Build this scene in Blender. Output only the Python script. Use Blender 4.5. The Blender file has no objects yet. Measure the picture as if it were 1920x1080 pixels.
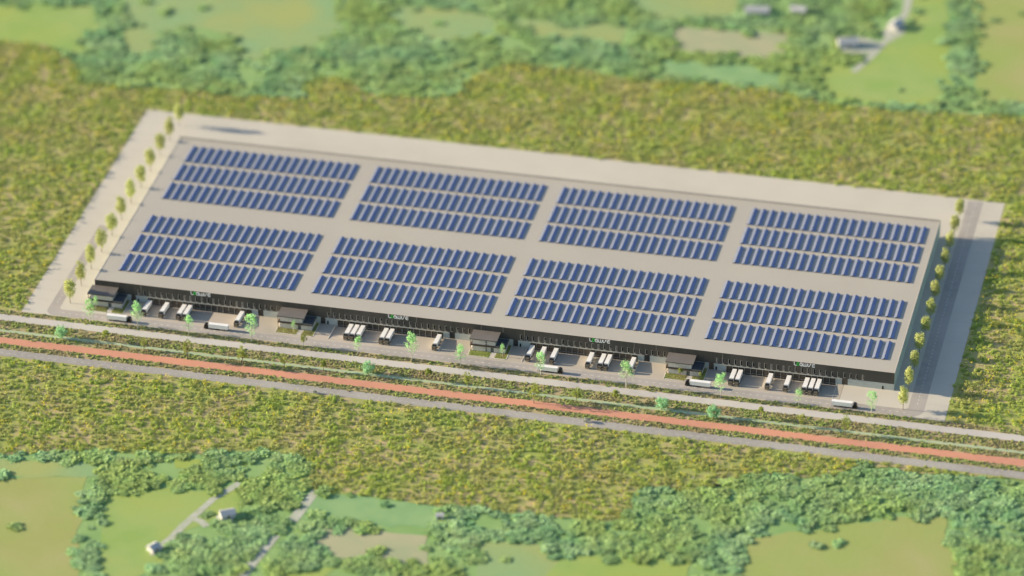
import bpy, math, random
import numpy as np
R = math.radians
random.seed(7)
rng = np.random.default_rng(11)
scn = bpy.context.scene

# ------------------------------------------------------------------ camera, light, exposure
cam_d = bpy.data.cameras.new('camera')
cam = bpy.data.objects.new('camera', cam_d)
scn.collection.objects.link(cam)
cam.location = (777.99, -2287.04, 1416.93)
cam.rotation_euler = (R(90 - 30.4224), 0, R(12.8223))
cam_d.sensor_width = 36.0
cam_d.lens = 162.68
cam_d.clip_start = 10.0
cam_d.clip_end = 30000.0
cam_d.dof.use_dof = True
cam_d.dof.focus_distance = 2712.0
cam_d.dof.aperture_fstop = 0.1627 / 36.0
scn.camera = cam

SUN_ELEV = 16.0
SUN_AZ = 2.0            # the light travels along +x, turned this far towards +y
world = bpy.data.worlds.new('World')
scn.world = world
world.use_nodes = True
wn = world.node_tree
wn.nodes.clear()
sky = wn.nodes.new('ShaderNodeTexSky')
sky.sky_type = 'NISHITA'
sky.sun_disc = False
sky.sun_elevation = R(SUN_ELEV)
sky.sun_rotation = R(270 - SUN_AZ)
sky.air_density = 1.0
sky.dust_density = 1.0
sky.ozone_density = 1.5
bg = wn.nodes.new('ShaderNodeBackground')
bg.inputs['Strength'].default_value = 0.10
wo = wn.nodes.new('ShaderNodeOutputWorld')
wn.links.new(sky.outputs[0], bg.inputs[0])
wn.links.new(bg.outputs[0], wo.inputs[0])

sun_d = bpy.data.lights.new('sun', 'SUN')
sun_d.energy = 5.0
sun_d.angle = R(0.5)
sun_d.color = (1.0, 0.84, 0.62)
sun = bpy.data.objects.new('sun', sun_d)
scn.collection.objects.link(sun)
from mathutils import Vector, Matrix
from mathutils.geometry import tessellate_polygon
_d = Vector((math.cos(R(SUN_ELEV)) * math.cos(R(SUN_AZ)), math.cos(R(SUN_ELEV)) * math.sin(R(SUN_AZ)), -math.sin(R(SUN_ELEV))))
sun.rotation_euler = _d.to_track_quat('-Z', 'Y').to_euler()
sun.location = (-400, 0, 300)

scn.view_settings.view_transform = 'Standard'
scn.view_settings.look = 'None'
scn.view_settings.gamma = 1.0
scn.view_settings.exposure = 1.12
scn.view_settings.use_curve_mapping = False

# ------------------------------------------------------------------ materials
def mat(name, c1, c2=None, rough=0.8, scale=0.3, detail=4, bump=0.0, bscale=3.0, spec=0.3, metal=0.0,
        transl=0.0, rnd=0.0, c3=None, scale3=0.02, world_pos=True, stretch=None, pos=(0.35, 0.65)):
    m = bpy.data.materials.new(name)
    m.use_nodes = True
    nt = m.node_tree
    N, L = nt.nodes, nt.links
    b = N['Principled BSDF']
    b.inputs['Roughness'].default_value = rough
    b.inputs['Specular IOR Level'].default_value = spec
    b.inputs['Metallic'].default_value = metal
    col = None
    vec = None
    if c2 is not None or bump:
        if world_pos:
            g = N.new('ShaderNodeNewGeometry'); vec = g.outputs['Position']
        else:
            g = N.new('ShaderNodeTexCoord'); vec = g.outputs['Object']
        if stretch:
            mp = N.new('ShaderNodeMapping'); mp.inputs['Scale'].default_value = stretch
            L.new(vec, mp.inputs[0]); vec = mp.outputs[0]
    def ns(s, d=detail):
        n = N.new('ShaderNodeTexNoise'); n.inputs['Scale'].default_value = s; n.inputs['Detail'].default_value = d
        L.new(vec, n.inputs['Vector']); return n.outputs['Fac']
    def mix(fac, a, b_, is_socket_a=False):
        x = N.new('ShaderNodeMix'); x.data_type = 'RGBA'
        if isinstance(fac, float): x.inputs[0].default_value = fac
        else: L.new(fac, x.inputs[0])
        for i, v in ((6, a), (7, b_)):
            if isinstance(v, tuple): x.inputs[i].default_value = (*v, 1)
            else: L.new(v, x.inputs[i])
        return x.outputs[2]
    def remap(s, lo, hi):
        r = N.new('ShaderNodeMapRange'); r.inputs[1].default_value = lo; r.inputs[2].default_value = hi
        L.new(s, r.inputs[0]); return r.outputs[0]
    if c2 is None:
        b.inputs['Base Color'].default_value = (*c1, 1)
    else:
        col = mix(remap(ns(scale), *pos), c1, c2)
        if c3 is not None:
            col = mix(remap(ns(scale3, 3), 0.42, 0.62), col, c3)
    if rnd:
        oi = N.new('ShaderNodeObjectInfo')
        hsv = N.new('ShaderNodeHueSaturation')
        L.new(remap(oi.outputs['Random'], 0, 1), hsv.inputs['Value'])
        hsv.inputs['Value'].default_value = 1
        mr = N.new('ShaderNodeMapRange'); mr.inputs[3].default_value = 1 - rnd; mr.inputs[4].default_value = 1 + rnd
        L.new(oi.outputs['Random'], mr.inputs[0]); L.new(mr.outputs[0], hsv.inputs['Value'])
        mh = N.new('ShaderNodeMapRange'); mh.inputs[3].default_value = 0.5 - rnd * .06; mh.inputs[4].default_value = 0.5 + rnd * .05
        ml = N.new('ShaderNodeMath'); ml.operation = 'FRACT'
        mm = N.new('ShaderNodeMath'); mm.operation = 'MULTIPLY'; mm.inputs[1].default_value = 7.31
        L.new(oi.outputs['Random'], mm.inputs[0]); L.new(mm.outputs[0], ml.inputs[0]); L.new(ml.outputs[0], mh.inputs[0])
        L.new(mh.outputs[0], hsv.inputs['Hue'])
        if col is None: hsv.inputs['Color'].default_value = (*c1, 1)
        else: L.new(col, hsv.inputs['Color'])
        col = hsv.outputs[0]
    if col is not None: L.new(col, b.inputs['Base Color'])
    if bump:
        bp = N.new('ShaderNodeBump'); bp.inputs['Strength'].default_value = bump; bp.inputs['Distance'].default_value = 0.3
        L.new(ns(bscale, 6), bp.inputs['Height']); L.new(bp.outputs[0], b.inputs['Normal'])
    if transl:
        t = N.new('ShaderNodeBsdfTranslucent')
        if col is not None: L.new(col, t.inputs[0])
        else: t.inputs[0].default_value = (*c1, 1)
        ms = N.new('ShaderNodeMixShader'); ms.inputs[0].default_value = transl
        L.new(b.outputs[0], ms.inputs[1]); L.new(t.outputs[0], ms.inputs[2])
        L.new(ms.outputs[0], N['Material Output'].inputs[0])
    return m

M = {}
M['country'] = mat('country_grass', (.17, .27, .075), (.25, .33, .10), scale=.02, c3=(.14, .26, .10), scale3=.008, bump=.3, bscale=.2)
M['woodfloor'] = mat('wood_floor', (.20, .34, .11), (.26, .39, .14), scale=.05)
M['meadow_ground'] = mat('meadow_ground', (.30, .31, .09), (.46, .36, .19), scale=.12, c3=(.28, .33, .08), scale3=.04, bump=.5, bscale=.6)
M['verge_ground'] = mat('verge_ground', (.42, .34, .19), (.30, .28, .11), scale=.25, c3=(.36, .27, .16), scale3=.06, bump=.5, bscale=1)
M['yard'] = mat('yard_concrete', (.515, .477, .402), (.47, .437, .368), scale=.035, detail=6, c3=(.525, .49, .415), scale3=.009, bump=.1, bscale=.8)
M['path'] = mat('path_concrete', (.48, .45, .41), (.43, .40, .365), scale=.15, detail=6, c3=(.51, .48, .43), scale3=.015)
M['court'] = mat('court_paving', (.41, .37, .30), (.37, .335, .275), scale=.08, detail=6, c3=(.45, .395, .33), scale3=.02, bump=.15, bscale=1.2)
M['asphalt'] = mat('road_asphalt', (.36, .33, .295), (.31, .285, .26), scale=.2, detail=7, c3=(.39, .355, .32), scale3=.02, bump=.2, bscale=2)
M['asphalt_grey'] = mat('old_road_asphalt', (.335, .315, .285), (.29, .27, .245), scale=.3, detail=7, c3=(.37, .35, .315), scale3=.02, bump=.2, bscale=2)
M['red'] = mat('red_paving', (.55, .265, .175), (.51, .24, .16), scale=.25, detail=6, c3=(.59, .275, .175), scale3=.02)
M['green_strip'] = mat('green_strip', (.36, .43, .26), (.40, .46, .29), scale=.2, c3=(.33, .41, .24), scale3=.03)
M['line'] = mat('line_paint', (.78, .76, .70), (.66, .64, .58), scale=1.5)
M['line_worn'] = mat('worn_line_paint', (.56, .54, .49), (.46, .44, .40), scale=1.5)
M['kerb'] = mat('kerb_stone', (.66, .63, .56), (.58, .55, .49), scale=.5)
M['roof'] = mat('roof_membrane', (.41, .382, .325), (.39, .362, .307), scale=.03, detail=5, c3=(.39, .365, .315), scale3=.01, rough=.75)
M['parapet'] = mat('parapet_coping', (.47, .43, .37), (.43, .39, .34), scale=.2, rough=.6)
M['clad'] = mat('dark_cladding', (.080, .070, .058), (.105, .090, .074), scale=1.0, stretch=(.9, .2, .04), rough=.45, spec=.4, c3=(.068, .064, .056), scale3=.02)
M['plinth'] = mat('plinth_concrete', (.44, .47, .44), (.38, .41, .385), scale=.3, stretch=(1, 1, 4))
M['side'] = mat('side_cladding', (.40, .47, .42), (.36, .43, .385), scale=.1, stretch=(1, .5, .05))
M['band'] = mat('canopy_band', (.50, .48, .41), (.44, .42, .37), scale=.4, rough=.5)
M['pier'] = mat('pier_metal', (.30, .29, .245), (.26, .255, .22), scale=.6)
M['door'] = mat('dock_door', (.04, .042, .042), (.13, .095, .065), scale=.03, rough=.35, spec=.5)
M['black'] = mat('black_rubber', (.012, .012, .012), rough=.8)
M['frame'] = mat('window_frame', (.44, .43, .39), rough=.5)
M['pane_dark'] = mat('dark_glass', (.006, .007, .008), rough=.3, spec=.12)
M['pane_mid'] = mat('blind_glass', (.05, .043, .037), rough=.4, spec=.2)
M['pane_pale'] = mat('pale_blind', (.17, .145, .125), rough=.4)
M['pipe'] = mat('downpipe_metal', (.24, .225, .195), rough=.5, spec=.5)
M['off_roof'] = mat('office_roof', (.155, .14, .125), (.14, .127, .113), scale=.2, rough=.55)
M['off_edge'] = mat('office_fascia', (.055, .045, .035), rough=.5)
M['off_wall'] = mat('office_wall_panel', (.62, .58, .53), (.53, .50, .46), scale=.8, stretch=(2, 1, .3), rough=.5)
M['off_glass'] = mat('office_glass', (.10, .11, .11), rough=.1, spec=.6)
M['deck'] = mat('terrace_deck', (.10, .105, .115), (.08, .085, .095), scale=.5, rough=.6)
M['white'] = mat('trailer_white', (.80, .79, .76), (.76, .75, .72), scale=.4, rough=.4, world_pos=False)
M['cab'] = mat('cab_black_paint', (.012, .011, .010), rough=.3, spec=.5)
M['screen'] = mat('windscreen_glass', (.13, .105, .075), rough=.25, spec=.6)  # tan reflection put into the glass colour
M['bumper'] = mat('bumper_grey', (.20, .17, .13), rough=.5)
M['tyre'] = mat('tyre_rubber', (.02, .02, .02), rough=.8)
M['rim'] = mat('wheel_rim', (.6, .6, .58), rough=.35, metal=.6)
M['sign_white'] = mat('sign_white', (.86, .85, .83), rough=.4)
M['sign_green'] = mat('sign_green', (.05, .62, .07), rough=.4)
M['lamp_yellow'] = mat('headlight_glass', (.5, .45, .3), rough=.2)
M['panel'] = mat('solar_glass', (.12, .165, .37), (.135, .18, .40), scale=.4, rough=.5, spec=1.0)
M['panel_sunlit'] = mat('sunlit_panel', (.15, .17, .235), (.165, .185, .25), scale=.4, rough=.45, spec=.4)  # solar panel colour with the sun's paleness mixed in, for the left slopes
M['panel_frame'] = mat('panel_edge', (.05, .055, .065), rough=.5)
M['bark'] = mat('bark', (.16, .12, .08), (.22, .17, .12), scale=2)
M['bark_pale'] = mat('pale_bark', (.50, .46, .38), (.42, .38, .32), scale=2)
M['leaf_row'] = mat('row_tree_leaf', (.45, .50, .17), (.54, .57, .24), scale=.5, transl=.45, rnd=.12)
M['leaf_bright'] = mat('bright_leaf', (.40, .72, .30), (.50, .78, .40), scale=.5, transl=.5, rnd=.08)
M['leaf_mint'] = mat('mint_leaf', (.30, .55, .29), (.38, .62, .36), scale=.4, transl=.4, rnd=.1)
M['leaf_olive'] = mat('olive_leaf', (.25, .31, .06), (.36, .42, .10), scale=.5, transl=.4, rnd=.15)
M['leaf_yellow'] = mat('yellow_leaf', (.36, .40, .06), (.46, .48, .10), scale=.5, transl=.35)
M['leaf_grey'] = mat('grey_leaf', (.30, .33, .28), (.42, .45, .40), scale=.8, transl=.2)
M['tuft'] = mat('meadow_leaf', (.34, .46, .09), (.49, .57, .14), scale=.10, c3=(.45, .47, .16), scale3=.035, transl=.35, rnd=.15)
M['verge_tuft'] = mat('verge_leaf', (.32, .42, .11), (.46, .52, .17), scale=.2, c3=(.46, .41, .20), scale3=.05, transl=.3, rnd=.22)
M['flower'] = mat('yellow_petal', (.80, .66, .05), (.74, .70, .10), scale=.3, transl=.2)
M['flower_white'] = mat('white_petal', (.6, .62, .62), transl=.2)
M['wood_leaf'] = mat('wood_leaf', (.25, .45, .20), (.42, .60, .29), scale=.05, c3=(.38, .52, .16), scale3=.014, transl=.3, rnd=.18)
M['field_tan'] = mat('field_tan', (.30, .33, .10), (.35, .345, .14), scale=.025, c3=(.28, .35, .095), scale3=.012, bump=.3, bscale=.3)
M['field_green'] = mat('field_green', (.24, .36, .09), (.31, .39, .13), scale=.03, c3=(.29, .37, .075), scale3=.015, bump=.3, bscale=.3)
M['field_pale'] = mat('field_pale', (.26, .35, .14), (.32, .36, .12), scale=.02, c3=(.23, .36, .16), scale3=.014, bump=.3, bscale=.3)
M['plot_brown'] = mat('plot_brown', (.38, .37, .22), (.32, .35, .20), scale=.05)
M['plot_dark'] = mat('plot_green', (.19, .34, .14), (.24, .38, .16), scale=.06)
M['gravel'] = mat('pale_gravel', (.46, .46, .39), (.36, .39, .28), scale=.2)
M['farm_wall'] = mat('farm_render', (.52, .51, .48), rough=.7)
M['farm_roof'] = mat('farm_roof_sheet', (.50, .50, .49), (.44, .44, .43), scale=.3, rough=.6)
M['lawn'] = mat('lawn_grass', (.20, .23, .04), (.26, .28, .06), scale=.3, bump=.4, bscale=2)

# ------------------------------------------------------------------ mesh helpers
class MB:
    def __init__(s): s.v = []; s.f = []; s.mi = []
    def face(s, pts, mi=0):
        n = len(s.v); s.v += [tuple(p) for p in pts]; s.f.append(tuple(range(n, n + len(pts)))); s.mi.append(mi)
    def box(s, x0, x1, y0, y1, z0, z1, mi=0):
        n = len(s.v)
        s.v += [(x0, y0, z0), (x1, y0, z0), (x1, y1, z0), (x0, y1, z0), (x0, y0, z1), (x1, y0, z1), (x1, y1, z1), (x0, y1, z1)]
        for q in ((0, 3, 2, 1), (4, 5, 6, 7), (0, 1, 5, 4), (1, 2, 6, 5), (2, 3, 7, 6), (3, 0, 4, 7)):
            s.f.append(tuple(n + i for i in q)); s.mi.append(mi)
    def prism(s, prof, x0, x1, mi=0):   # (y,z) profile swept along x, counter-clockwise seen from -x
        n = len(s.v); k = len(prof)
        s.v += [(x0, y, z) for y, z in prof] + [(x1, y, z) for y, z in prof]
        s.f.append(tuple(n + i for i in range(k))); s.mi.append(mi)
        s.f.append(tuple(n + k + i for i in reversed(range(k)))); s.mi.append(mi)
        for i in range(k):
            j = (i + 1) % k
            s.f.append((n + j, n + i, n + k + i, n + k + j)); s.mi.append(mi)
    def tube(s, pts, rad, seg=6, mi=0):
        rings = []
        for i, (p, r) in enumerate(zip(pts, rad)):
            p = Vector(p)
            a = Vector(pts[min(i + 1, len(pts) - 1)]) - Vector(pts[max(i - 1, 0)])
            a.normalize()
            u = a.cross(Vector((0.31, 0.95, 0.02))).normalized(); w = a.cross(u)
            n = len(s.v)
            for k in range(seg):
                t = 2 * math.pi * k / seg
                s.v.append(tuple(p + u * math.cos(t) * r + w * math.sin(t) * r))
            rings.append(n)
        for a, b in zip(rings, rings[1:]):
            for k in range(seg):
                j = (k + 1) % seg
                s.f.append((a + k, a + j, b + j, b + k)); s.mi.append(mi)
        s.f.append(tuple(rings[-1] + k for k in range(seg))); s.mi.append(mi)
    def mesh(s, name, mats):
        me = bpy.data.meshes.new(name)
        me.from_pydata(s.v, [], s.f)
        for m in (mats if isinstance(mats, (list, tuple)) else [mats]): me.materials.append(m)
        if any(s.mi): me.polygons.foreach_set('material_index', s.mi)
        me.update()
        return me

COL = scn.collection
def link(name, me, parent=None, loc=None, rot=None):
    o = bpy.data.objects.new(name, me); COL.objects.link(o)
    if parent is not None: o.parent = parent
    if loc is not None: o.location = loc
    if rot is not None: o.rotation_euler = rot
    return o
def tag(o, label, cat, group=None):
    o['label'] = label; o['category'] = cat
    if group: o['group'] = group
    return o
def thing(name, label, cat, loc=(0, 0, 0), rot=(0, 0, 0), group=None):
    return tag(link(name, None, None, loc, rot), label, cat, group)
def part(name, mb, m, parent, loc=None, rot=None, label=None):
    me = mb.mesh(name, m) if isinstance(mb, MB) else mb
    o = link(name, me, parent, loc, rot)
    if label: o['label'] = label
    return o
def struct(name, mb, m):
    o = link(name, mb.mesh(name, m)); o['kind'] = 'structure'; return o
def stuff(o, label=None, cat=None):
    o['kind'] = 'stuff'
    if label: o['label'] = label
    if cat: o['category'] = cat
    return o
def sheet(name, poly, z, m):
    b = MB(); b.v = [(x, y, z) for x, y in poly]
    b.f = [tuple(t) for t in tessellate_polygon([[Vector((x, y, 0)) for x, y in poly]])]; b.mi = [0] * len(b.f)
    me = b.mesh(name, m)
    if me.polygons[0].normal.z < 0: me.flip_normals()
    o = link(name, me); o['kind'] = 'structure'; return o
def rect(name, x0, x1, y0, y1, z, m): return sheet(name, [(x0, y0), (x1, y0), (x1, y1), (x0, y1)], z, m)

ORD = ['first', 'second', 'third', 'fourth', 'fifth', 'sixth', 'seventh', 'eighth', 'ninth', 'tenth', 'eleventh', 'twelfth', 'thirteenth', 'fourteenth', 'fifteenth', 'sixteenth', 'seventeenth', 'eighteenth']

# ------------------------------------------------------------------ layout numbers (metres; x along the front, y away, z up)
BX, BD, BH = 485.6, 182.8, 12.0
MOD = [0.0, 117.8, 235.6, 353.4]
BAY0, NB, PITCH = 33.0, 18, 3.6
bound_top = [(-700,330),(-305,300),(-162,308),(-129,308),(-100,285),(-93,265),(-61,262),(-29,268),(10,266),(53,272),(53,299),(72,310),(92,290),(120,289),(150,299),(157,330),(174,351),(221,352),(265,347),(309,353),(348,354),(393,342),(441,343),(516,353),(678,384),(1100,400)]
bound_bot = [(-700,-230),(-118,-200),(-1,-181),(43,-168),(94,-159),(147,-144),(171,-148),(179,-160),(173,-170),(182,-178),(249,-178),(310,-175),(346,-174),(360,-169),(361,-144),(369,-132),(390,-135),(418,-108),(466,-99),(481,-81),(506,-85),(572,-79),(600,-79.5),(1100,-79.5)]
meadow_poly = bound_top + bound_bot[::-1]
def wig(poly, amp=3.0, step=9.0):       # uneven natural edge
    out = []
    for (a, b) in zip(poly, poly[1:] + poly[:1]):
        L_ = math.hypot(b[0] - a[0], b[1] - a[1]); n = max(1, int(L_ / step))
        for i in range(n):
            t = i / n
            j = amp if i else 0
            out.append((a[0] + (b[0] - a[0]) * t + random.uniform(-j, j), a[1] + (b[1] - a[1]) * t + random.uniform(-j, j)))
    return out

# ground to the horizon
HX0, HX1, HY0, HY1 = -38.0, 519.0, -26.6, 235.5       # the built-up site, left open in the natural ground
b = MB()
for a_ in ((-9000, HX0, -9000, 9000), (HX1, 9000, -9000, 9000), (HX0, HX1, -9000, HY0), (HX0, HX1, HY1, 9000)):
    b.face([(a_[0], a_[2], -.3), (a_[1], a_[2], -.3), (a_[1], a_[3], -.3), (a_[0], a_[3], -.3)])
struct('ground', b, M['country'])
def wood_sheet(nm, poly): return sheet(nm, poly, -0.22, M['woodfloor'])
wood_sheet('woodland_floor', [(-700, 250), (-180, 330), (0, 250), (160, 250), (520, 320), (1100, 370), (1100, 700), (-700, 700)])
wood_sheet('woodland_floor', [(-700, -450), (1100, -450), (1100, -79.6), (600, -79.6), (360, -120), (100, -140), (-120, -190), (-700, -220)])
fields = dict(
 field_a=([(-260,340),(-116,370),(-103,337),(-104,300),(-124,300),(-250,300)], 'field_green'),
 field_b=([(-106,414),(-90,470),(20,520),(42,448),(56,370),(41,344),(-1,311),(-10,348),(-43,355),(-61,341),(-57,308),(-77,306)], 'field_pale'),
 clear_c=([(68,412),(139,424),(169,387),(115,371),(87,393)], 'field_pale'),
 clear_d=([(163,414),(238,423),(245,397),(183,392)], 'field_pale'),
 plot_e=([(273,425),(349,435),(352,396),(278,390)], 'plot_brown'),
 plot_f=([(274,381),(350,380),(354,358),(280,358)], 'plot_dark'),
 field_g=([(374,410),(398,392),(407,426),(422,469),(420,534),(439,538),(467,371),(445,350),(424,347),(384,351)], 'field_green'),
 field_h=([(457,542),(519,566),(600,560),(560,390),(541,372),(484,366)], 'field_tan'),
 clear_i=([(212,478),(300,498),(313,452),(265,433)], 'field_pale'),
 field_j=([(-90,-225),(-10,-209),(55,-192),(62,-229),(85,-310),(22,-345),(-90,-330)], 'field_tan'),
 field_k=([(72,-207),(99,-195),(129,-191),(144,-179),(149,-209),(120,-238),(121,-270),(96,-308),(80,-247)], 'field_green'),
 plot_l=([(184,-179),(256,-177),(258,-202),(183,-208)], 'plot_dark'),
 plot_m=([(196,-212),(257,-209),(264,-238),(201,-242)], 'plot_brown'),
 field_n=([(176,-271),(218,-248),(203,-283),(181,-289)], 'field_green'),
 clear_o=([(287,-211),(309,-200),(337,-216),(356,-249),(299,-262)], 'field_pale'),
 clear_p=([(430,-173),(474,-149),(513,-131),(535,-127),(536,-143),(548,-165),(550,-204),(435,-231)], 'field_tan'),
 clear_q=([(333,-211),(405,-200),(406,-237),(327,-255)], 'field_green'),
 field_r=([(-60,-195),(1,-187),(52,-177),(66,-191),(-11,-207),(-60,-215)], 'field_pale'),
 clear_s=([(97,-163),(140,-157),(139,-166),(101,-173)], 'field_green'),
)
for i_, (k_, (poly, mm_)) in enumerate(fields.items()):
    sheet('field', wig(poly, 2.0, 8.0), -0.20 + .005 * i_, M[mm_])
def track(name, pts, w, m, z=-0.10):
    b = MB(); P = [Vector((*p, 0)) for p in pts]
    L_, R_ = [], []
    for i, p in enumerate(P):
        d = (P[min(i + 1, len(P) - 1)] - P[max(i - 1, 0)]).normalized(); n = Vector((-d.y, d.x, 0)) * (w / 2 + random.uniform(-.4, .4))
        L_.append(p + n); R_.append(p - n)
    for i in range(len(P) - 1):
        b.face([(q.x, q.y, z) for q in (R_[i], R_[i + 1], L_[i + 1], L_[i])])
    return struct(name, b, M[m])
track('farm_track', [(399,389),(408,418),(414,443),(420,484),(415,533)], 5, 'gravel')
track('farm_track', [(141,-180),(131,-199),(122,-229),(119,-243),(113,-259)], 4.5, 'gravel')
track('farm_track', [(126,-221),(131,-223),(135,-227)], 4, 'gravel', -.09)
track('country_lane', [(186,-172),(184,-184),(180,-211)], 5.5, 'gravel')
track('country_lane', [(175,-227),(170,-254),(168,-270),(166,-300)], 5.5, 'gravel')
for poly in ([(381,436),(391,441),(409,436),(408,420),(388,410)], [(409,448),(414,472),(423,465),(423,451),(416,436)],
             [(137,-216),(143,-208),(147,-212),(148,-220),(140,-221)], [(109,-252),(115,-249),(118,-258),(113,-262)]):
    sheet('farmyard', wig(poly, .8, 4), -0.08, M['gravel'])

sheet('pit', [(401.2, -123.2), (402.4, -122.0), (404.6, -121.6), (406.2, -122.4), (405.4, -124.2), (403.0, -124.6)], .6, M['black'])
# meadow, strips
def wigline(pts): return wig(pts, 2.2, 8.0)[:-int(max(1, math.hypot(pts[0][0] - pts[-1][0], pts[0][1] - pts[-1][1]) // 8))]
sheet('meadow_ground', wigline(bound_top) + [(1100, HY1), (-700, HY1)], -0.055, M['meadow_ground'])
sheet('meadow_ground', [(-700, HY0), (1100, HY0)] + wigline(bound_bot)[::-1], -0.055, M['meadow_ground'])
rect('meadow_ground', -700, HX0, HY0, HY1, -.055, M['meadow_ground'])
rect('meadow_ground', HX1, 1100, HY0, HY1, -.055, M['meadow_ground'])
X0, X1 = -700, 1100
strips = [('verge_ground', -32.1, -26.9, 'verge_ground', -.03), ('footpath', -39.0, -32.1, 'path', .0), ('verge_ground', -48.8, -39.0, 'verge_ground', -.03),
          ('grass_strip', -51.6, -48.8, 'green_strip', -.01), ('verge_ground', -57.8, -51.6, 'verge_ground', -.03), ('red_cycle_path', -64.8, -57.8, 'red', .0),
          ('verge_ground', -70.5, -64.8, 'verge_ground', -.03), ('main_road', -78.0, -70.5, 'asphalt_grey', .0)]
def long_strip(name, y0, y1, m, z, rough=True):
    b = MB(); n = 360; prev = None
    ph = random.uniform(0, 9)
    for i in range(n + 1):
        x = X0 + (X1 - X0) * i / n
        a = (random.uniform(-.18, .18)) if rough else 0
        c = (random.uniform(-.18, .18)) if rough else 0
        cur = ((x, y0 + a, z), (x, y1 + c, z))
        if prev: b.face([prev[0], cur[0], cur[1], prev[1]])
        prev = cur
    return struct(name, b, M[m])
for n_, y0, y1, m_, z_ in strips:
    if n_ == 'verge_ground': rect(n_, X0, X1, y0 - .3, y1 + (.3 if y1 < -27 else 0), z_, M[m_])
    else: long_strip(n_, y0, y1, m_, z_)
b = MB()
x = -400.0
while x < 800:
    b.box(x, x + 1.5, -74.9, -74.6, .004, .012); x += 4.1
struct('road_markings', b, M['line_worn'])

# ------------------------------------------------------------------ yard, court, dock pits, service road
def grid_sheet(name, xs, ys, hole, z, m):
    b = MB()
    for i in range(len(xs) - 1):
        for j in range(len(ys) - 1):
            cx, cy = (xs[i] + xs[i + 1]) / 2, (ys[j] + ys[j + 1]) / 2
            if hole(cx, cy): continue
            b.face([(xs[i], ys[j], z), (xs[i + 1], ys[j], z), (xs[i + 1], ys[j + 1], z), (xs[i], ys[j + 1], z)])
    return struct(name, b, m)
PX0, PX1, PY0, PZ = 31.6, 98.6, -17.0, -1.1
pits = [(m + PX0, m + PX1) for m in MOD]
def in_pit(x, y): return PY0 < y < 0 and any(a < x < b_ for a, b_ in pits)
xs = sorted({-38.2, 14.0, 456.1, 519.3} | {v for p in pits for v in p})
grid_sheet('yard', xs, [-26.9, -18.5, PY0, 0.0, BD, 236.0], lambda x, y: in_pit(x, y) or (14 < x < 456.1 and -18.5 < y < 0), 0.0, M['yard'])
grid_sheet('dock_court', [v for v in xs if 14 <= v <= 456.1], [-18.5, PY0, 0.6], in_pit, 0.0, M['court'])
for a, b_ in pits:                                        # sloping dock pit with retaining walls
    b = MB()
    b.face([(a, PY0, 0), (b_, PY0, 0), (b_, -1.5, PZ), (a, -1.5, PZ)])
    b.face([(a, -1.5, PZ), (b_, -1.5, PZ), (b_, .7, PZ), (a, .7, PZ)])
    struct('dock_ramp', b, M['court'])
    b = MB()
    for x in (a, b_):
        s = -0.28 if x == a else 0.0
        b.prism([(PY0, -.02), (-0.05, -1.3), (-0.05, .12), (PY0, .12)], x + s, x + s + .28)
    struct('retaining_wall', b, M['kerb'])
# service road loop (sheet 1.2 cm above the yard)
def road_poly(outer, inner, name):
    b = MB()
    for (p, q, r, s) in zip(outer, outer[1:], inner[1:], inner):
        b.face([(*p, .012), (*q, .012), (*r, .012), (*s, .012)])
    o = link(name, b.mesh(name, M['asphalt'])); o['kind'] = 'structure'
    me = o.data
    for p in me.polygons:
        if p.normal.z < 0: p.flip()
    return o
def arc(cx, cy, r, a0, a1, n=10): return [(cx + r * math.cos(R(a0 + (a1 - a0) * i / n)), cy + r * math.sin(R(a0 + (a1 - a0) * i / n))) for i in range(n + 1)]
outL = [(-23.6, 84)] + arc(-17.4, -20.3, 6.2, 180, 270)
inL = [(-17.0, 84)] + arc(-14.6, -16.4, 2.4, 180, 270)
outR = arc(497.6, -18.1, 8.4, -90, 0) + [(506.0, 234)]
inR = arc(494.3, -16.3, 2.4, -90, 0) + [(496.7, 234)]
road_poly(outL + outR, inL + inR, 'service_road')
b = MB()
x = -14.0
while x < 496:
    b.box(x, x + 1.5, -22.65, -22.4, .014, .022); x += 4.1
y = -12.0
while y < 232:
    b.box(501.2, 501.45, y, y + 1.5, .014, .022)
    if y < 82: b.box(-20.4, -20.15, y, y + 1.5, .014, .022)
    y += 4.1
struct('service_road_markings', b, M['line'])
b = MB()
for y in range(-10, 230, 12):                               # expansion joints on the open yard
    if y > -18: b.box(507, 519, y, y + .06, .002, .006)
    b.box(-38, -24.5, y, y + .06, .002, .006)
b.box(456.1, 456.3, -18.4, -.2, .002, .006)
struct('yard_joints', b, M['bumper'])

# ------------------------------------------------------------------ warehouse
wh = thing('warehouse', 'huge flat-roofed logistics warehouse with dark front cladding and solar rows on top', 'warehouse')
YW = 0.0
b = MB(); b.face([(0, 0, BH), (BX, 0, BH), (BX, BD, BH), (0, BD, BH)]); part('roof', b, M['roof'], wh)
b = MB(); b.box(-.15, BX + .15, -.15, .35, BH, BH + .10); part('parapet', b, M['parapet'], wh)
b = MB(); b.box(-.15, BX + .15, BD - .35, BD + .15, BH, BH + 1.2); part('parapet', b, M['parapet'], wh)
for x in (-.15, BX - .35): b = MB(); b.box(x, x + .5, .352, BD - .352, BH, BH + .10); part('parapet', b, M['parapet'], wh)
b = MB(); b.face([(BX, 0, -.05), (BX, BD, -.05), (BX, BD, BH), (BX, 0, BH)])
for y in range(0, 182, 6): b.box(BX, BX + .06, y + .1, y + 5.9, .5, 11.7)
part('side_wall', b, M['side'], wh)
b = MB(); b.face([(0, BD, -.05), (0, 0, -.05), (0, 0, BH), (0, BD, BH)]); part('side_wall', b, M['side'], wh)
b = MB(); b.face([(BX, BD, -.05), (0, BD, -.05), (0, BD, BH), (BX, BD, BH)]); part('back_wall', b, M['side'], wh)
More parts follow.
